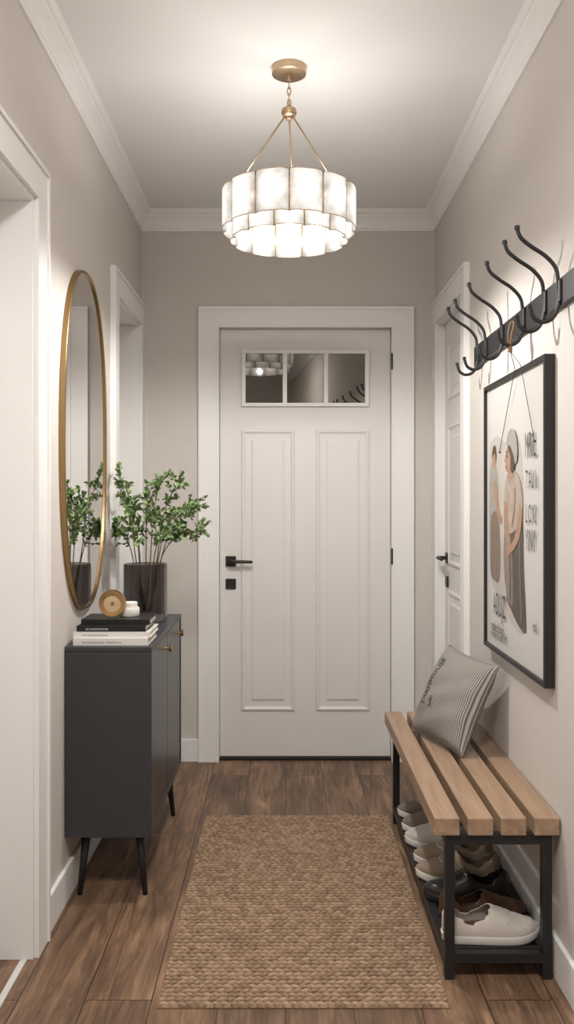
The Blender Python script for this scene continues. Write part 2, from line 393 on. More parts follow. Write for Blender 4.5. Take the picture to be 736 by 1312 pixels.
# ------------------------------------------------------------ mirror
def superell(cy,cz,a,b,n=96,e=2.35):
    R=[]
    for i in range(n):
        t=2*math.pi*i/n; c_,s_=math.cos(t),math.sin(t)
        R.append((cy+a*math.copysign(abs(c_)**(2/e),c_),cz+b*math.copysign(abs(s_)**(2/e),s_)))
    return R
cy,cz,ma,mb=3.13,1.52,0.33,0.596
def ellring(specs,m,name,fill=False):
    V=[];F=[];n=96
    for (ins,x) in specs:
        for (y,z) in superell(cy,cz,ma-ins,mb-ins): V.append((x,y,z))
    for j in range(len(specs)-1):
        for i in range(n):
            k=(i+1)%n; F.append((j*n+i,j*n+k,(j+1)*n+k,(j+1)*n+i))
    if fill: F.append(tuple((len(specs)-1)*n+i for i in range(n)))
    o=mk(name,V,F,m,smooth=True); fixn(o); autos(o); return o
fr_=ellring([(0.0,XL+0.0005),(0.0,XL+0.018),(0.002,XL+0.020),(0.008,XL+0.020),(0.010,XL+0.018),(0.010,XL+0.010)],M_gold,'frame')
gl=ellring([(0.007,XL+0.002),(0.007,XL+0.013)],M_mirror,'mirror_glass_pane',True)
for p in gl.data.polygons: p.use_smooth=False
group('wall_mirror',[fr_,gl],(XL,cy,cz))

# ------------------------------------------------------------ cabinet
cx0,cx1,cy0,cy1=XL+0.0015,-0.437,2.868,3.69
P=[boxes('body',[(cx0+0.002,cx1-0.02,cy0+0.004,cy1-0.004,0.206,0.815)],M_slate,bevel=0.003),
   boxes('top',[(cx0,cx1,cy0,cy1,0.812,0.83)],M_slate,bevel=0.003),
   boxes('base_panel',[(cx0+0.001,cx1-0.002,cy0+0.001,cy1-0.001,0.206,0.224)],M_slate,bevel=0.002),
   boxes('side_panel',[(cx0,cx1-0.001,cy0,cy0+0.018,0.2055,0.811),(cx0,cx1-0.001,cy1-0.018,cy1,0.2055,0.811)],M_slate,bevel=0.002)]
ym=(cy0+cy1)/2
P.append(boxes('door_left',[(cx1-0.02,cx1-0.004,cy0+0.02,ym-0.002,0.227,0.809)],M_slate2,bevel=0.002))
P.append(boxes('door_right',[(cx1-0.02,cx1-0.004,ym+0.002,cy1-0.02,0.227,0.809)],M_slate2,bevel=0.002))
for i,yy in enumerate((ym-0.06,cy1-0.10)):
    P.append(lathe('knob_%d'%(i+1),[(0.004,-0.004),(0.004,0.012),(0.013,0.014),(0.014,0.020),(0.011,0.023),(0,0.023)],(cx1-0.002,yy,0.765),M_brass,axis='x',n=24))
for i,(lx,ly,sx,sy) in enumerate([(cx0+0.06,cy0+0.06,-1,-1),(cx1-0.05,cy0+0.06,1,-1),(cx0+0.06,cy1-0.06,-1,1),(cx1-0.05,cy1-0.06,1,1)]):
    dx=0.022*sx
    P.append(tube('leg_%d'%(i+1),[(lx,ly,0.21),(lx+dx*0.5,ly+0.006*sy,0.1),(lx+dx,ly+0.012*sy,0.0)],[0.016,0.012,0.0085],M_black,n=16))
    P.append(lathe('leg_plate_%d'%(i+1),[(0.024,0),(0.024,0.005)],(lx,ly,0.2005),M_black,n=20))
group('sideboard_cabinet',P,((cx0+cx1)/2,ym,0))

# ------------------------------------------------------------ books
def book(i,x0,x1,y0,y1,z0,z1,m,title=None,ink=M_ink):
    t=0.0022; e=0.003; g=0.0003
    P=[boxes('book_%d_cover'%i,[(x0,x1,y0,y1,z0+g,z0+t),(x0,x1,y0,y1,z1-t,z1),(x0,x1,y0,y0+t,z0+t,z1-t)],m),
       boxes('book_%d_pages'%i,[(x0+e,x1-e,y0+t,y1-e,z0+t,z1-t)],M_page)]
    if title:
        V,F=text_data(title,(z1-z0)*0.5)
        V=[(x0+0.03+v.x*1.2,y0-0.0005,z0+(z1-z0)*0.3+v.y) for v in V]
        P.append(mk('book_%d_title'%i,V,F,ink))
    return P
zt=0.8302
B=[]
B+=book(1,-0.698,-0.452,2.885,3.09,zt,zt+0.024,M_white,'architecture  interiors')
B+=book(2,-0.700,-0.447,2.895,3.09,zt+0.024,zt+0.043,M_white,'the modern home')
B+=book(3,-0.690,-0.462,2.90,3.08,zt+0.043,zt+0.062,M_bk,'SCANDINAVIA',M_page)
B+=book(4,-0.682,-0.452,2.93,3.08,zt+0.062,zt+0.080,M_bk)
group('book_stack',B,(-0.575,2.99,zt))
zb=zt+0.0802
oc=(-0.588,2.985,zb+0.047)
P=[lathe('ring',[(0.030,-0.008),(0.044,-0.010),(0.0468,0),(0.044,0.010),(0.030,0.008),(0.030,-0.008)],oc,M_brass,axis='y',n=48,close=True),
   lathe('inner_disc',[(0.0,-0.004),(0.010,-0.0045),(0.031,-0.002),(0.031,0.004),(0,0.004)],oc,mat('pale_wood_disc',srgb(205,180,145),0.5),axis='y',n=48),
   lathe('center_boss',[(0,-0.009),(0.006,-0.008),(0.008,-0.003)],oc,M_brass,axis='y',n=24)]
group('brass_disc_ornament',P,(oc[0],oc[1],zb))
jc=(-0.535,3.02,zb)
P=[lathe('jar',[(0.0,0.0003),(0.030,0.0003),(0.033,0.004),(0.033,0.026),(0.031,0.030),(0,0.030)],jc,M_white,n=40),
   lathe('lid',[(0.0,0.0305),(0.026,0.0305),(0.026,0.046),(0.024,0.048),(0,0.048)],jc,M_cream,n=40)]
group('candle_jar',P,jc)

# ------------------------------------------------------------ vase and plant
vc=Vector((-0.558,3.50,0.8303))
M_vase_in=mat('smoked_glass',(0.30,0.27,0.265,1),0.03,trans=1.0,noise=0.05,nscale=25,ior=1.3,coat=0.5)
vr=0.086; vh=0.225
Vv=[];Fv=[];nn=120
pr=[(0.0,0,0),(vr*0.93,0,0),(vr*0.985,0.006,1),(vr,0.02,1),(vr,vh-0.006,1),(vr-0.001,vh,0),(vr-0.004,vh,0),(vr-0.006,vh-0.006,0),(vr-0.007,0.03,0),(0,0.028,0)]
for (r,h,fl) in pr:
    for i in range(nn):
        a=2*math.pi*i/nn; rr=r*(1+(0.008*math.cos(a*20) if fl else 0))
        Vv.append((vc.x+rr*math.cos(a),vc.y+rr*math.sin(a),vc.z+h))
for j in range(len(pr)-1):
    for i in range(nn):
        k=(i+1)%nn; Fv.append((j*nn+i,j*nn+k,(j+1)*nn+k,(j+1)*nn+i))
vase=mk('glass_body',Vv,Fv,M_vase_in,smooth=True); fixn(vase); autos(vase,50)
group('smoked_glass_vase',[vase],vc)

SV=[];SF=[];LV=[];LF=[]
def leaf(p,d,size,roll):
    d=d.normalized(); s=d.cross(Vector((0,0,1)))
    if s.length<0.1: s=Vector((1,0,0))
    s.normalize(); n=s.cross(d); s2=s*math.cos(roll)+n*math.sin(roll); n2=s2.cross(d)
    o=len(LV)
    pts=[(0,0,0),(0.3,0.28,0.05),(0.62,0.28,0.04),(1,0,-0.06),(0.62,-0.28,0.04),(0.3,-0.28,0.05),(0.45,0,-0.04)]
    for (a,b,c_) in pts: LV.append(p+d*(a*size)+s2*(b*size)+n2*(c_*size))
    LF.extend([(o,o+1,o+6),(o+1,o+2,o+6),(o+2,o+3,o+6),(o+3,o+4,o+6),(o+4,o+5,o+6),(o+5,o,o+6)])
def rv(s): return Vector((random.uniform(-s,s),random.uniform(-s,s),random.uniform(-s,s)))
stems=[(-0.135,-0.01,0.13),(-0.115,0.04,0.35),(-0.06,-0.05,0.24),(0.0,0.03,0.27),(0.06,-0.03,0.32),(0.13,0.0,0.33),(0.19,0.02,0.22),(0.225,0.0,0.13),(-0.04,-0.10,0.16),(0.11,-0.09,0.13),(0.15,-0.05,0.22)]
for (dx,dy,dz) in stems:
    base=vc+Vector((dx*0.1+random.uniform(-.015,.015),dy*0.1+random.uniform(-.015,.015),0.035))
    rim=vc+Vector((max(-.06,min(.06,dx*0.35)),max(-.06,min(.06,dy*0.4)),vh+0.01))
    tip=vc+Vector((dx,dy,vh+dz))
    mid=rim.lerp(tip,0.5)+Vector((-dx*0.10,-dy*0.15,0.03))
    path=smooth_path([base,rim,mid,tip],6)
    tube_data(path,[0.0028-0.0019*i/(len(path)-1) for i in range(len(path))],6,SV,SF)
    for i in range(9,len(path)):
        for rep in range(2 if i>11 and i%2 else 1):
            p=path[i]; tdir=(path[i]-path[i-1]).normalized()
            sd=(tdir*0.8+rv(1.0)+Vector((dx*1.5,0,0))).normalized(); ln=random.uniform(0.035,0.085)*(1.1-0.3*(i/len(path)))
            q=p+sd*ln+Vector((0,0,0.008))
            if q.x<XL+0.05: q.x=XL+0.05
            tw=smooth_path([p,p.lerp(q,0.5)+Vector((0,0,0.004)),q],3)
            tube_data(tw,[0.0011]*(len(tw)-1)+[0.0006],5,SV,SF)
            for k in range(1,len(tw)):
                for s in (-1,1):
                    leaf(tw[k],(tw[k]-tw[k-1]).normalized()*0.6+rv(0.8),random.uniform(0.015,0.026),random.uniform(-1,1))
            leaf(tw[-1],sd,random.uniform(0.016,0.028),random.uniform(-1,1))
LV=[Vector((max(v.x,XL+0.035),v.y,v.z)) for v in LV]
st=mk('stems',SV,SF,M_soil,smooth=True); lv=mk('leaves',LV,LF,M_leaf,smooth=False)
group('leafy_branch_plant',[st,lv],vc+Vector((0,0,0.03)))

# ------------------------------------------------------------ chandelier
ccx,ccy=0.012,2.93
P=[lathe('ceiling_canopy',[(0.0,-0.026),(0.052,-0.026),(0.057,-0.023),(0.058,-0.0005),(0,-0.0005)],(ccx,ccy,H),M_champ,n=48),
   lathe('canopy_neck',[(0.006,-0.046),(0.008,-0.026)],(ccx,ccy,H),M_champ,n=20)]
zc=H-0.046
links=[]
for i in range(4):
    pts=[]
    for k in range(13):
        a=2*math.pi*k/12; u=0.006*math.cos(a); w_=0.0145*math.sin(a)
        pts.append((ccx+(u if i%2 else 0),ccy+(0 if i%2 else u),zc-0.012-0.021*i+w_))
    links.append(tube('chain_link_%d'%(i+1),pts,0.0019,M_champ,n=6))
P+=links
hz_=2.585
P.append(lathe('hub',[(0,0.062),(0.006,0.058),(0.007,0.04),(0.010,0.034),(0.024,0.026),(0.026,0.012),(0.022,0.004),(0.012,0.0),(0.012,-0.008),(0,-0.012)],(ccx,ccy,hz_),M_champ,n=32))
RU,RL=0.211,0.183
zu1,zu0,zl1,zl0=2.335,2.205,2.28,2.170
def tier(prefix,R,z0,z1,off,m,gap=0.0015,BU=0.016):
    V=[];F=[];UV=[]
    EV=[];EF=[]
    for i in range(12):
        a0=math.radians(off+30*i); a1=math.radians(off+30*(i+1))
        p0=Vector((ccx+R*math.sin(a0),ccy-R*math.cos(a0),0)); p1=Vector((ccx+R*math.sin(a1),ccy-R*math.cos(a1),0))
        d=(p1-p0).normalized(); q0=p0+d*gap; q1=p1-d*gap
        nrm=Vector((math.sin((a0+a1)/2),-math.cos((a0+a1)/2),0))
        prf=lambda s:(1-abs(2*s-1)**5)*BU+0.003*(1-(2*s-1)**2)
        o=len(V); ns=16
        for j in range(ns+1):
            s=0.5-0.5*math.cos(math.pi*j/ns); q=q0.lerp(q1,s)+nrm*prf(s)
            V.append((q.x,q.y,z0)); UV.append((s,0)); V.append((q.x,q.y,(z0+z1)/2)); UV.append((s,0.5)); V.append((q.x,q.y,z1)); UV.append((s,1))
        for j in range(ns):
            for k in range(2):
                F.append((o+j*3+k,o+(j+1)*3+k,o+(j+1)*3+k+1,o+j*3+k+1))
        tube_data([(p0.x,p0.y,z0-0.001),(p0.x,p0.y,z1+0.001)],0.0026,6,EV,EF)
        for zz in (z0,z1):
            pts=[]
            for j in range(17):
                s=0.5-0.5*math.cos(math.pi*j/16); q=p0.lerp(p1,s)+nrm*prf(s); pts.append((q.x,q.y,zz))
            tube_data(pts,0.0014,5,EV,EF)
    g=mk(prefix+'glass_panels',V,F,m,smooth=True,uvs=UV,solid=0.003)
    e=mk(prefix+'panel_frames',EV,EF,M_champ,smooth=True)
    return [g,e]
P+=tier('upper_',RU,zu0,zu1,0,M_glowU)
P+=tier('lower_',RL,zl0,zl1,15,M_glowL)
def ring(name,R,z,r):
    pts=[(ccx+R*math.cos(2*math.pi*i/48),ccy+R*math.sin(2*math.pi*i/48),z) for i in range(49)]
    return tube(name,pts,r,M_champ,n=8)
P.append(ring('support_ring',0.19,zu1-0.012,0.004))
for i,a in enumerate((200,320,85)):
    A=math.radians(a); e=(ccx+0.19*math.cos(A),ccy+0.19*math.sin(A),zu1-0.012)
    P.append(tube('suspension_rod_%d'%(i+1),[(ccx+0.012*math.cos(A),ccy+0.012*math.sin(A),hz_+0.004),e],0.0028,M_champ,n=8))
for i in range(6):
    A=math.radians(60*i); 
    P.append(tube('ring_arm_%d'%(i+1),[(ccx,ccy,zu1-0.012),(ccx+0.210*math.cos(A),ccy+0.210*math.sin(A),zu1-0.012)],0.0025,M_champ,n=6))
M_bulb=bpy.data.materials.new('bulb_glow'); M_bulb.use_nodes=True
bb_=M_bulb.node_tree.nodes['Principled BSDF']; bb_.inputs['Emission Color'].default_value=(1,0.95,0.88,1); bb_.inputs['Emission Strength'].default_value=4
for i in range(6):
    A=math.radians(60*i+30); c0=(ccx+0.11*math.cos(A),ccy+0.11*math.sin(A),2.265)
    P.append(lathe('bulb_%d'%(i+1),[(0,-0.04),(0.014,-0.034),(0.022,-0.018),(0.018,0.006),(0.011,0.02),(0.011,0.03),(0,0.03)],c0,M_bulb,n=20))
    P.append(tube('bulb_holder_%d'%(i+1),[(c0[0],c0[1],2.293),(c0[0],c0[1],zu1-0.012)],0.012,M_champ,n=10))
def plight(name,loc,e,r,col=(1,0.965,0.92),kind='POINT'):
    l=bpy.data.lights.new(name,kind); l.energy=e; l.shadow_soft_size=r; l.color=col
    if kind=='SPOT': l.spot_size=math.radians(172); l.spot_blend=0.35
    o=bpy.data.objects.new(name,l); o.location=loc; S.collection.objects.link(o); return o
P.append(plight('lamp_light_down',(ccx,ccy,2.172),34,0.015,kind='SPOT'))
P.append(plight('lamp_light_up',(ccx,ccy,2.27),6,0.06))
group('tiered_glass_chandelier',P,(ccx,ccy,H))

# ------------------------------------------------------------ coat rack
P=[boxes('rail',[(XR-0.016,XR-0.0005,2.02,3.42,1.827,1.902)],M_black,bevel=0.002)]
hk=[2.343,2.476,2.695,2.958,3.20,3.335]
for i,y in enumerate(hk):
    up=smooth_path([(0.733,y,1.835),(0.728,y,1.88),(0.722,y,1.925),(0.695,y,1.958),(0.655,y,1.985),(0.628,y,2.008),(0.618,y,2.032)],5)
    lo=smooth_path([(0.733,y,1.865),(0.728,y,1.825),(0.712,y,1.793),(0.685,y,1.783),(0.662,y,1.795),(0.652,y,1.822)],5)
    V,F=tube_data(up,[0.0056]*(len(up)-1)+[0.0045],10); tube_data(lo,0.0056,10,V,F)
    P.append(mk('hook_%d'%(i+1),V,F,M_black,smooth=True))
    P.append(lathe('tip_%d'%(i+1),[(0,-0.008),(0.006,-0.006),(0.008,0),(0.006,0.006),(0,0.008)],(0.618,y,2.034),M_black,n=14))
    P.append(lathe('tip_low_%d'%(i+1),[(0,-0.007),(0.005,-0.005),(0.007,0),(0.005,0.005),(0,0.007)],(0.652,y,1.824),M_black,n=14))
    P.append(boxes('mount_%d'%(i+1),[(XR-0.024,XR-0.015,y-0.013,y+0.013,1.835,1.895)],M_black,bevel=0.003))
group('coat_hook_rack',P,(XR,2.7,1.86))

# ------------------------------------------------------------ poster
py0,py1,pz0_,pz1_=2.44,3.19,0.785,1.715
fx=XR-0.03; fw=0.014
P=[boxes('frame',[(fx,XR-0.001,py0,py1,pz0_,pz0_+fw),(fx,XR-0.001,py0,py1,pz1_-fw,pz1_),(fx,XR-0.001,py0,py0+fw,pz0_+fw,pz1_-fw),(fx,XR-0.001,py1-fw,py1,pz0_+fw,pz1_-fw)],M_black)]
M_paper=mat('poster_paper',srgb(200,197,193),0.35,noise=0.01)
P.append(boxes('paper',[(fx+0.010,XR-0.002,py0+fw,py1-fw,pz0_+fw,pz1_-fw)],M_paper))
px_=fx+0.010
W=py1-py0; Hh=pz1_-pz0_
def pp(u,v,l): return (px_-0.0004*l, py1-u*W, pz1_-v*Hh)
def flat(name,pts,m,l=1,sm=True):
    if sm:
        q=smooth_path([Vector((a,b,0)) for a,b in pts+[pts[0]]],4)[:-1]; pts=[(v.x,v.y) for v in q]
    return mk(name,[pp(u,v,l) for u,v in pts],[tuple(range(len(pts)))],m)
def ell(cx_,cy_,a,b,n=10): return [(cx_+a*math.cos(2*math.pi*i/n),cy_+b*math.sin(2*math.pi*i/n)) for i in range(n)]
m_b1=mat('print_sleeve',srgb(172,156,142),0.6,noise=0.35,nscale=26); m_b2=mat('print_skin',srgb(166,134,113),0.6,noise=0.22,nscale=34)
m_g1=mat('print_dress_grey',srgb(88,80,76),0.6,noise=0.5,nscale=26); m_g2=mat('print_pale_grey',srgb(158,152,146),0.6,noise=0.3,nscale=26)
m_g3=mat('print_brown',srgb(84,68,58),0.6,noise=0.3,nscale=40)
m_ap=mat('print_apron',srgb(134,122,111),0.6,noise=0.4,nscale=30)
m_sh=mat('print_fold',srgb(124,110,99),0.6,noise=0.3,nscale=40)
m_pk=mat('print_ink_light',srgb(72,68,66),0.7)
m_bg=mat('print_wash',srgb(184,178,171),0.6,noise=0.2,nscale=9)
P.append(flat('print_backdrop',[(0.07,0.22),(0.22,0.20),(0.36,0.23),(0.60,0.24),(0.66,0.40),(0.66,0.62),(0.68,0.86),(0.50,0.87),(0.30,0.80),(0.10,0.74),(0.06,0.5)],m_bg,1))
P.append(flat('print_bg_figure',[(0.08,0.32),(0.13,0.29),(0.20,0.31),(0.24,0.38),(0.25,0.48),(0.27,0.58),(0.24,0.70),(0.10,0.70),(0.07,0.52)],m_g2,2))
P.append(flat('print_bg_face',ell(0.16,0.285,0.035,0.035),m_b2,3))
P.append(flat('print_bg_hair',[(0.12,0.28),(0.14,0.24),(0.19,0.235),(0.21,0.27),(0.20,0.30),(0.18,0.265)],m_g3,4))
P.append(flat('print_bg_arm',[(0.17,0.36),(0.21,0.38),(0.27,0.48),(0.31,0.50),(0.30,0.525),(0.24,0.51),(0.17,0.42)],m_b2,4))
P.append(flat('print_bg_skirt',[(0.10,0.50),(0.20,0.48),(0.27,0.56),(0.27,0.72),(0.18,0.74),(0.09,0.70)],m_sh,3))
P.append(flat('print_dress',[(0.44,0.46),(0.60,0.42),(0.66,0.52),(0.67,0.66),(0.70,0.80),(0.70,0.87),(0.60,0.86),(0.48,0.82),(0.40,0.78),(0.38,0.66),(0.40,0.54)],m_g1,5))
P.append(flat('print_apron_front',[(0.36,0.54),(0.46,0.55),(0.50,0.68),(0.50,0.80),(0.40,0.77),(0.35,0.66)],m_ap,6))
P.append(flat('print_apron_fold',[(0.44,0.57),(0.455,0.57),(0.475,0.68),(0.47,0.78),(0.455,0.78),(0.455,0.68)],m_g1,7))
P.append(flat('print_dress_fold',[(0.60,0.55),(0.615,0.55),(0.63,0.68),(0.65,0.83),(0.63,0.83),(0.61,0.68)],m_sh,7))
P.append(flat('print_blouse',[(0.38,0.37),(0.45,0.335),(0.56,0.34),(0.64,0.39),(0.66,0.47),(0.60,0.52),(0.50,0.55),(0.38,0.55),(0.35,0.47)],m_b1,7))
P.append(flat('print_collar',[(0.41,0.345),(0.47,0.36),(0.54,0.34),(0.53,0.37),(0.46,0.385),(0.41,0.37)],m_g2,8))
P.append(flat('print_blouse_fold',[(0.54,0.40),(0.555,0.40),(0.545,0.47),(0.50,0.53),(0.49,0.52),(0.53,0.46)],m_sh,8))
P.append(flat('print_arm',[(0.37,0.44),(0.41,0.45),(0.42,0.53),(0.47,0.575),(0.455,0.60),(0.40,0.58),(0.36,0.53)],m_b2,9))
P.append(flat('print_forearm',[(0.62,0.45),(0.66,0.48),(0.62,0.56),(0.52,0.61),(0.46,0.62),(0.45,0.60),(0.52,0.575),(0.58,0.52)],m_b2,9))
P.append(flat('print_hand',[(0.42,0.59),(0.46,0.585),(0.48,0.605),(0.46,0.63),(0.425,0.635),(0.405,0.615)],m_b2,10))
P.append(flat('print_neck',[(0.44,0.32),(0.51,0.32),(0.52,0.355),(0.46,0.37),(0.43,0.35)],m_b2,9))
P.append(flat('print_face',[(0.44,0.245),(0.405,0.262),(0.392,0.280),(0.372,0.298),(0.388,0.305),(0.384,0.318),(0.395,0.333),(0.43,0.340),(0.475,0.325),(0.49,0.28),(0.47,0.25)],m_b2,10))
P.append(flat('print_hair',[(0.43,0.243),(0.49,0.235),(0.54,0.27),(0.545,0.32),(0.51,0.345),(0.48,0.33),(0.475,0.285),(0.445,0.262)],m_g3,11))
P.append(flat('print_bonnet',[(0.405,0.245),(0.42,0.215),(0.47,0.192),(0.54,0.20),(0.585,0.24),(0.59,0.29),(0.56,0.315),(0.525,0.28),(0.47,0.25),(0.43,0.245)],m_g2,12))
P.append(flat('print_brow',[(0.402,0.270),(0.425,0.264),(0.435,0.268),(0.425,0.271)],m_g3,12))
P.append(flat('print_eye',ell(0.414,0.283,0.010,0.005,8),m_g3,12))
P.append(flat('print_mouth',[(0.388,0.319),(0.405,0.317),(0.415,0.320),(0.402,0.324)],mat('print_lip',srgb(130,86,74),0.6),12))
for k,(s,u,v,sz) in enumerate([('MRiL',0.71,0.30,0.075),('T AU k',0.72,0.40,0.055),('L O K?',0.72,0.51,0.055),('YiNY',0.72,0.60,0.065),('ADLiJZ',0.17,0.86,0.075),('simple things',0.12,0.925,0.036),('morning routine 1972',0.12,0.95,0.026),('vol.',0.82,0.85,0.035)]):
    V,F=text_data(s,sz)
    P.append(mk('print_text_%d'%(k+1),[(px_-0.006, py1-u*W-v_.x*(0.75 if sz>0.05 else 1), pz1_-v*Hh+v_.y*1.45) for v_ in V],F,m_pk))
hy=2.695
loop=[(0.690,hy+0.002,1.777),(0.685,hy+0.005,1.81),(0.690,hy+0.006,1.845),(0.698,hy,1.855),(0.700,hy-0.006,1.845),(0.692,hy-0.005,1.81),(0.690,hy-0.002,1.777)]
P.append(tube('leather_loop',smooth_path(loop,5),0.003,M_leather,n=8))
P.append(lathe('loop_knot',[(0,-0.012),(0.006,-0.010),(0.007,0),(0.005,0.010),(0,0.013)],(0.690,hy,1.772),M_leather,n=14))
for k,(yy,zz) in enumerate(((2.98,1.47),(2.56,1.48))):
    zi=pz1_+0.004; f=(1.765-zi)/(1.765-zz)
    P.append(tube('cord_%d'%(k+1),[(0.690,hy,1.765),(fx-0.004,hy+(yy-hy)*f,zi),(fx+0.006,yy,zz)],0.0012,M_ink,n=6))
    P.append(lathe('cord_pin_%d'%(k+1),[(0,-0.003),(0.003,-0.002),(0.003,0.003),(0,0.003)],(fx+0.007,yy,zz),M_blackh,axis='x',n=12))
group('framed_poster',P,(XR,(py0+py1)/2,(pz0_+pz1_)/2))

# ------------------------------------------------------------ bench
P=[]
by0,by1=2.385,3.586
for i,(a,b) in enumerate([(0.405,0.474),(0.496,0.565),(0.586,0.655),(0.677,0.746)]):
    P.append(boxes('slat_%d'%(i+1),[(a,b,by0,by1,0.397,0.445)],M_slat,bevel=0.003))
lw=0.026
lx0,lx1=0.436,0.702
fy0,fy1=by0+0.012,by1-0.012
P.append(boxes('steel_frame',[(lx0,lx0+lw,fy0,fy0+lw,0,0.397),(lx1,lx1+lw,fy0,fy0+lw,0,0.397),(lx0,lx0+lw,fy1-lw,fy1,0,0.397),(lx1,lx1+lw,fy1-lw,fy1,0,0.397),
  (lx0+lw,lx1,fy0,fy0+lw,0.369,0.3965),(lx0+lw,lx1,fy1-lw,fy1,0.369,0.3965),(lx0,lx0+lw,fy0+lw,fy1-lw,0.369,0.3965),(lx1,lx1+lw,fy0+lw,fy1-lw,0.369,0.3965),
  (lx0+lw,lx1,fy0,fy0+lw,0.045,0.070),(lx0+lw,lx1,fy1-lw,fy1,0.045,0.070),(lx0,lx0+lw,fy0+lw,fy1-lw,0.045,0.070),(lx1,lx1+lw,fy0+lw,fy1-lw,0.045,0.070),
  (lx0+lw,lx1,(fy0+fy1)/2-lw/2,(fy0+fy1)/2+lw/2,0.369,0.3965)],M_black))
L=[]
n=26
for i in range(n):
    yy=fy0+lw+0.015+(fy1-fy0-2*lw-0.03)*i/(n-1)
    L.append((lx0+lw-0.004,lx1+0.004,yy-0.007,yy+0.007,0.058,0.0695))
P.append(boxes('shoe_shelf',L,M_black,bevel=0.001))
group('slatted_shoe_bench',P,(0.57,2.98,0))

# ------------------------------------------------------------ shoes
def outline(s,w,L):
    a=w*(0.36+0.16*math.sin(math.pi*min(1,s*1.02)**1.5))
    e=1.0
    if s<0.14: e=math.sqrt(max(0,1-((0.14-s)/0.14)**2))
    if s>0.74: e=math.sqrt(max(0,1-((s-0.74)/0.26)**2.3))
    sh=0.006*math.sin(math.pi*s)
    return a*e,sh
def shoe(cx,cy,z,rot,Ln,W_,mu,ms,mi,style='slip',k=1):
    R=Matrix.Rotation(rot,4,'Z'); C=Vector((cx,cy,z))
    tf=lambda x,y,zz: C+(R@Vector(((x-0.5)*Ln,y,zz)))
    parts=[]
    st=0.022 if style!='loafer' else 0.012
    N=40; ss=[0.5-0.5*math.cos(math.pi*i/N) for i in range(N+1)]
    V=[];F=[]
    lv=[(0.0,0.97),(0.004,1.0),(st-0.003,1.02),(st,0.98)]
    ring_n=2*(N+1)
    for (h,f) in lv:
        for s in ss:
            a,sh=outline(s,W_,Ln); rise=0.010*max(0,(s-0.72)/0.28)**2
            V.append(tf((s-0.5)*(1.02 if f>1 else 1)+0.5,sh+a*f,h+rise))
        for s in reversed(ss):
            a,sh=outline(s,W_,Ln); rise=0.010*max(0,(s-0.72)/0.28)**2
            V.append(tf((s-0.5)*(1.02 if f>1 else 1)+0.5,sh-a*f,h+rise))
    for j in range(len(lv)-1):
        for i in range(ring_n):
            q=(i+1)%ring_n; F.append((j*ring_n+i,j*ring_n+q,(j+1)*ring_n+q,(j+1)*ring_n+i))
    for j in (0,len(lv)-1):
        for i in range(N):
            F.append((j*ring_n+i,j*ring_n+i+1,j*ring_n+ring_n-2-i,j*ring_n+ring_n-1-i))
    o=mk('shoe_%d_sole'%k,V,F,ms,smooth=True); fixn(o); autos(o,50); parts.append(o)
    hp=[(0,0.054),(0.04,0.068),(0.12,0.068),(0.3,0.050),(0.42,0.060),(0.5,0.070),(0.6,0.060),(0.75,0.043),(0.9,0.030),(1,0.012)]
    if style=='loafer': hp=[(a,b*0.88) for a,b in hp]
    if style=='sneaker': hp=[(a,b*1.15) for a,b in hp]
    def hh(s):
        for (a,b),(c_,d) in zip(hp,hp[1:]):
            if s<=c_: 
                t=(s-a)/(c_-a); t=t*t*(3-2*t); return b+(d-b)*t
        return hp[-1][1]
    A=16; V=[];F=[]
    for s in ss:
        a,sh=outline(s,W_,Ln); a*=0.965; h=hh(s); rise=0.010*max(0,(s-0.72)/0.28)**2
        for j in range(A+1):
            t=math.pi*j/A; c_,s_=math.cos(t),math.sin(t)
            e=0.75 if s>0.5 else 0.62
            taper=1-0.22*(s_**2)*(1 if s<0.5 else 0.6)
            V.append(tf(s,sh+a*math.copysign(abs(c_)**e,c_)*taper,st-0.003+rise+h*abs(s_)**0.8))
    for i in range(N):
        for j in range(A):
            sm=(ss[i]+ss[i+1])/2; tm=(j+0.5)/A
            half=0.29*math.sqrt(max(0,1-((sm-0.27)/0.215)**2)) if abs(sm-0.27)<0.215 else 0
            if abs(tm-0.5)<half: continue
            F.append((i*(A+1)+j,(i+1)*(A+1)+j,(i+1)*(A+1)+j+1,i*(A+1)+j+1))
    o=mk('shoe_%d_upper'%k,V,F,mu,smooth=True,solid=0.003,sub=1); fixn(o); parts.append(o)
    V=[];F=[]
    for s in ss:
        a,sh=outline(s,W_,Ln); a*=0.84
        V.append(tf(0.02+s*0.96,sh+a,st+0.003)); V.append(tf(0.02+s*0.96,sh-a,st+0.003))
    for i in range(N): F.append((2*i,2*i+2,2*i+3,2*i+1))
    parts.append(mk('shoe_%d_insole'%k,V,F,mi,smooth=True))
    def surf(s,t,off=0.0015):
        a,sh=outline(s,W_,Ln); a*=0.965; h=hh(s); rise=0.010*max(0,(s-0.72)/0.28)**2
        c_,s_=math.cos(t),math.sin(t); e=0.75 if s>0.5 else 0.62
        taper=1-0.22*(s_**2)*(1 if s<0.5 else 0.6)
        return tf(s,(sh+a*math.copysign(abs(c_)**e,c_)*taper)*(1+off*8),st-0.003+rise+(h+off)*abs(s_)**0.8)
    if style in('sneaker','lace'):
        for q in range(4):
            s=0.50+0.045*q
            parts.append(tube('shoe_%d_lace_%d'%(k,q+1),[surf(s,math.pi*(0.34+0.32*j/8),0.0025) for j in range(9)],0.0022,M_white if style=='sneaker' else M_bk,n=6))
    else:
        parts.append(tube('shoe_%d_seam'%k,[surf(0.62+0.10*math.sin(math.pi*j/12),math.pi*(0.16+0.68*j/12),0.0008) for j in range(13)],0.0014,ms if style=='slip' else mi,n=6))
    return parts
m_w=mat('shoe_offwhite',srgb(194,186,178),0.7,bump=0.2,bscale=400); m_ws=mat('sole_white',srgb(208,203,196),0.6)
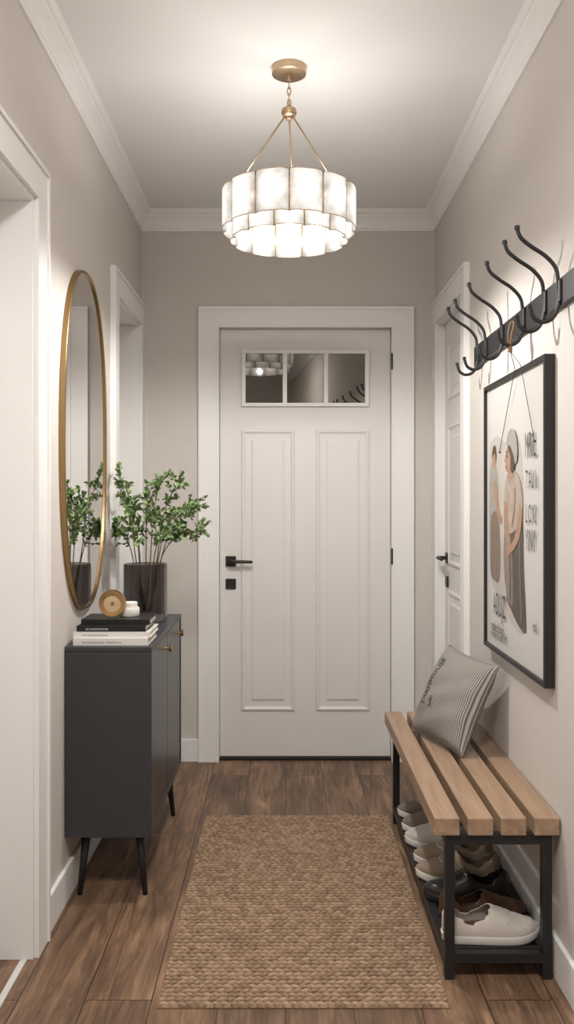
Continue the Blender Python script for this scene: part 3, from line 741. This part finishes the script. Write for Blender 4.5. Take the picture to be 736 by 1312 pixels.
m_bei=mat('shoe_beige_suede',srgb(142,126,110),0.9,bump=0.3,bscale=300,noise=0.1); m_tan=mat('insole_tan',srgb(100,68,50),0.7)
m_br=mat('shoe_brown',srgb(84,60,46),0.4); m_bl=mat('shoe_black',srgb(34,32,32),0.35); m_in=mat('insole_dark',srgb(66,56,50),0.8)
m_tau=mat('shoe_taupe',srgb(122,110,100),0.85,noise=0.1)
zs=0.0702
pi=math.pi
sp=[(0.580,2.490,0.03,0.275,0.108,m_w,m_ws,m_tan,'slip'),
    (0.590,2.625,0.02,0.262,0.094,m_br,m_bl,m_tan,'loafer'),
    (0.562,2.740,pi+0.05,0.265,0.095,m_bl,m_bl,m_in,'lace'),
    (0.565,2.880,pi-0.05,0.272,0.100,m_bei,m_ws,m_in,'slip'),
    (0.575,3.005,pi+0.0,0.270,0.098,m_bei,m_ws,m_in,'slip'),
    (0.570,3.160,pi-0.04,0.278,0.102,m_w,m_ws,m_in,'sneaker'),
    (0.575,3.290,pi+0.0,0.275,0.100,m_tau,m_ws,m_in,'sneaker'),
    (0.575,3.440,pi+0.0,0.270,0.098,m_tau,m_ws,m_in,'slip')]
for i,(x,y,r,l,w_,a,b,c_,s) in enumerate(sp):
    P=shoe(x,y,zs,r,l,w_,a,b,c_,s,1)
    nm={'slip':'slip_on_shoe','loafer':'loafer_shoe','lace':'lace_up_shoe','sneaker':'sneaker'}[s]
    group(nm,P,(x,y,zs))

# ------------------------------------------------------------ cushion
BL=Vector((0.470,3.27,0.452)); BR=Vector((0.590,2.93,0.452)); TR=Vector((0.716,2.945,0.750)); TL=Vector((0.630,3.37,0.752))
nrm=((BR-BL).cross(TL-BL)).normalized()
if nrm.x>0: nrm=-nrm
def cush(u,v,side):
    a=2*u-1;b=2*v-1
    uu=0.5+0.5*a*(1-0.07*(1-b*b)); vv=0.5+0.5*b*(1-0.07*(1-a*a))
    p=BL*(1-uu)*(1-vv)+BR*uu*(1-vv)+TL*(1-uu)*vv+TR*uu*vv
    th=(max(0,(1-a*a))*max(0,(1-b*b)))**0.42
    wr=0.004*math.sin(9*a+4*b)*(1-th)+0.003*math.sin(5*a-11*b)
    q=p+nrm*(side*th*(0.074 if side>0 else 0.05)+wr*th)
    q.z=max(q.z,0.448); q.x=min(q.x,XR-0.006)
    return q
Nn=36
V=[];F=[];UV=[]
for side in (1,-1):
    o=len(V)
    for i in range(Nn+1):
        for j in range(Nn+1):
            V.append(cush(i/Nn,j/Nn,side)); UV.append((i/Nn*1.0,j/Nn))
    for i in range(Nn):
        for j in range(Nn):
            f=(o+i*(Nn+1)+j,o+(i+1)*(Nn+1)+j,o+(i+1)*(Nn+1)+j+1,o+i*(Nn+1)+j+1)
            F.append(f if side>0 else f[::-1])
UV=[(v,u) for u,v in UV]
body=mk('cover',V,F,M_stripe,smooth=True,uvs=UV)
edge=[]
for k in range(4*24+1):
    q=k/24; s=int(q)%4; t_=q-int(q)
    u,v=[(t_,0),(1,t_),(1-t_,1),(0,1-t_)][s]
    edge.append(cush(u,v,1))
pip=tube('piping',edge,0.003,mat('cushion_piping',srgb(134,128,122),0.9),n=6)
P=[body,pip]
V=[];F=[]
for k,(s,u0,sz) in enumerate([('FARMHOUSE',0.30,0.16),('hello',0.45,0.10)]):
    tv,tf_=text_data(s,sz); o=len(V)
    for q in tv:
        V.append(cush(min(.98,u0-q.y*0.9),0.28+q.x*0.62,1)+nrm*0.002)
    F+=[tuple(i+o for i in f) for f in tf_]
P.append(mk('printed_lettering',V,F,mat('lettering_ink',srgb(62,58,56),0.8)))
group('striped_cushion',P,(0.6,3.1,0.447))

# ------------------------------------------------------------ jute rug
rx0,rx1,ry0,ry1=-0.332,0.425,2.26,3.62
nx,ny=380,680
V=[];F=[];YA=[]
pit=0.0200; q=0.0225
rr_=random.Random(3); tone={}
for j in range(ny+1):
    y=ry0+(ry1-ry0)*j/ny; r=math.floor(y/pit); dv=(y/pit-r)*2-1
    for i in range(nx+1):
        x=rx0+(rx1-rx0)*i/nx
        ph=x/q+0.5*(r%2)+0.34*dv*(1 if r%2 else -1)+0.2*math.sin(r*1.7)
        lump=abs(math.sin(math.pi*ph))
        key=(r,math.floor(ph))
        if key not in tone: tone[key]=rr_.uniform(-0.10,0.10)
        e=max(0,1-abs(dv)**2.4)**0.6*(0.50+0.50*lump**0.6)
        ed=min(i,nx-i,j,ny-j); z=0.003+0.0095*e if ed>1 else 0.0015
        V.append((x,y,z)); YA.append(min(1,max(0,0.0+0.46*e+tone[key])))  # height term paints shade into the valleys; tone is random yarn colour
for j in range(ny):
    for i in range(nx):
        a=j*(nx+1)+i; F.append((a,a+1,a+nx+2,a+nx+1))
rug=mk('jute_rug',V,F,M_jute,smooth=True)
at=rug.data.attributes.new('yarn_tone_shade','FLOAT','POINT'); at.data.foreach_set('value',YA)

# ------------------------------------------------------------ added fill light shaped as a ceiling lamp, unseen behind the viewer
M_diff=bpy.data.materials.new('fill_lamp_glow'); M_diff.use_nodes=True
b_=M_diff.node_tree.nodes['Principled BSDF']; b_.inputs['Emission Color'].default_value=(1,0.975,0.94,1); b_.inputs['Emission Strength'].default_value=78
LY=0.8
P=[lathe('body',[(0,-0.0005),(0.22,-0.0005),(0.22,-0.03),(0.21,-0.035)],(0,LY,H),M_champ,n=48),
   lathe('fill_diffuser',[(0.208,-0.032),(0.20,-0.05),(0.12,-0.062),(0,-0.066)],(0,LY,H),M_diff,n=48)]
group('added_fill_lamp',P,(0,LY,H))

# ------------------------------------------------------------ world, camera
w=bpy.data.worlds.new('world'); S.world=w; w.use_nodes=True
w.node_tree.nodes['Background'].inputs[0].default_value=(0.97,0.96,1.0,1); w.node_tree.nodes['Background'].inputs[1].default_value=1.0
cam=bpy.data.cameras.new('camera'); co=bpy.data.objects.new('camera',cam); S.collection.objects.link(co)
co.location=(0,0,1.31); co.rotation_euler=(math.radians(90),0,0)
cam.sensor_fit='AUTO'; cam.sensor_width=36; cam.lens=36*1126/1312
cam.shift_x=2/1312; cam.shift_y=-16/1312; cam.clip_start=0.05
S.camera=co
S.view_settings.view_transform='Standard'
S.view_settings.exposure=0.5
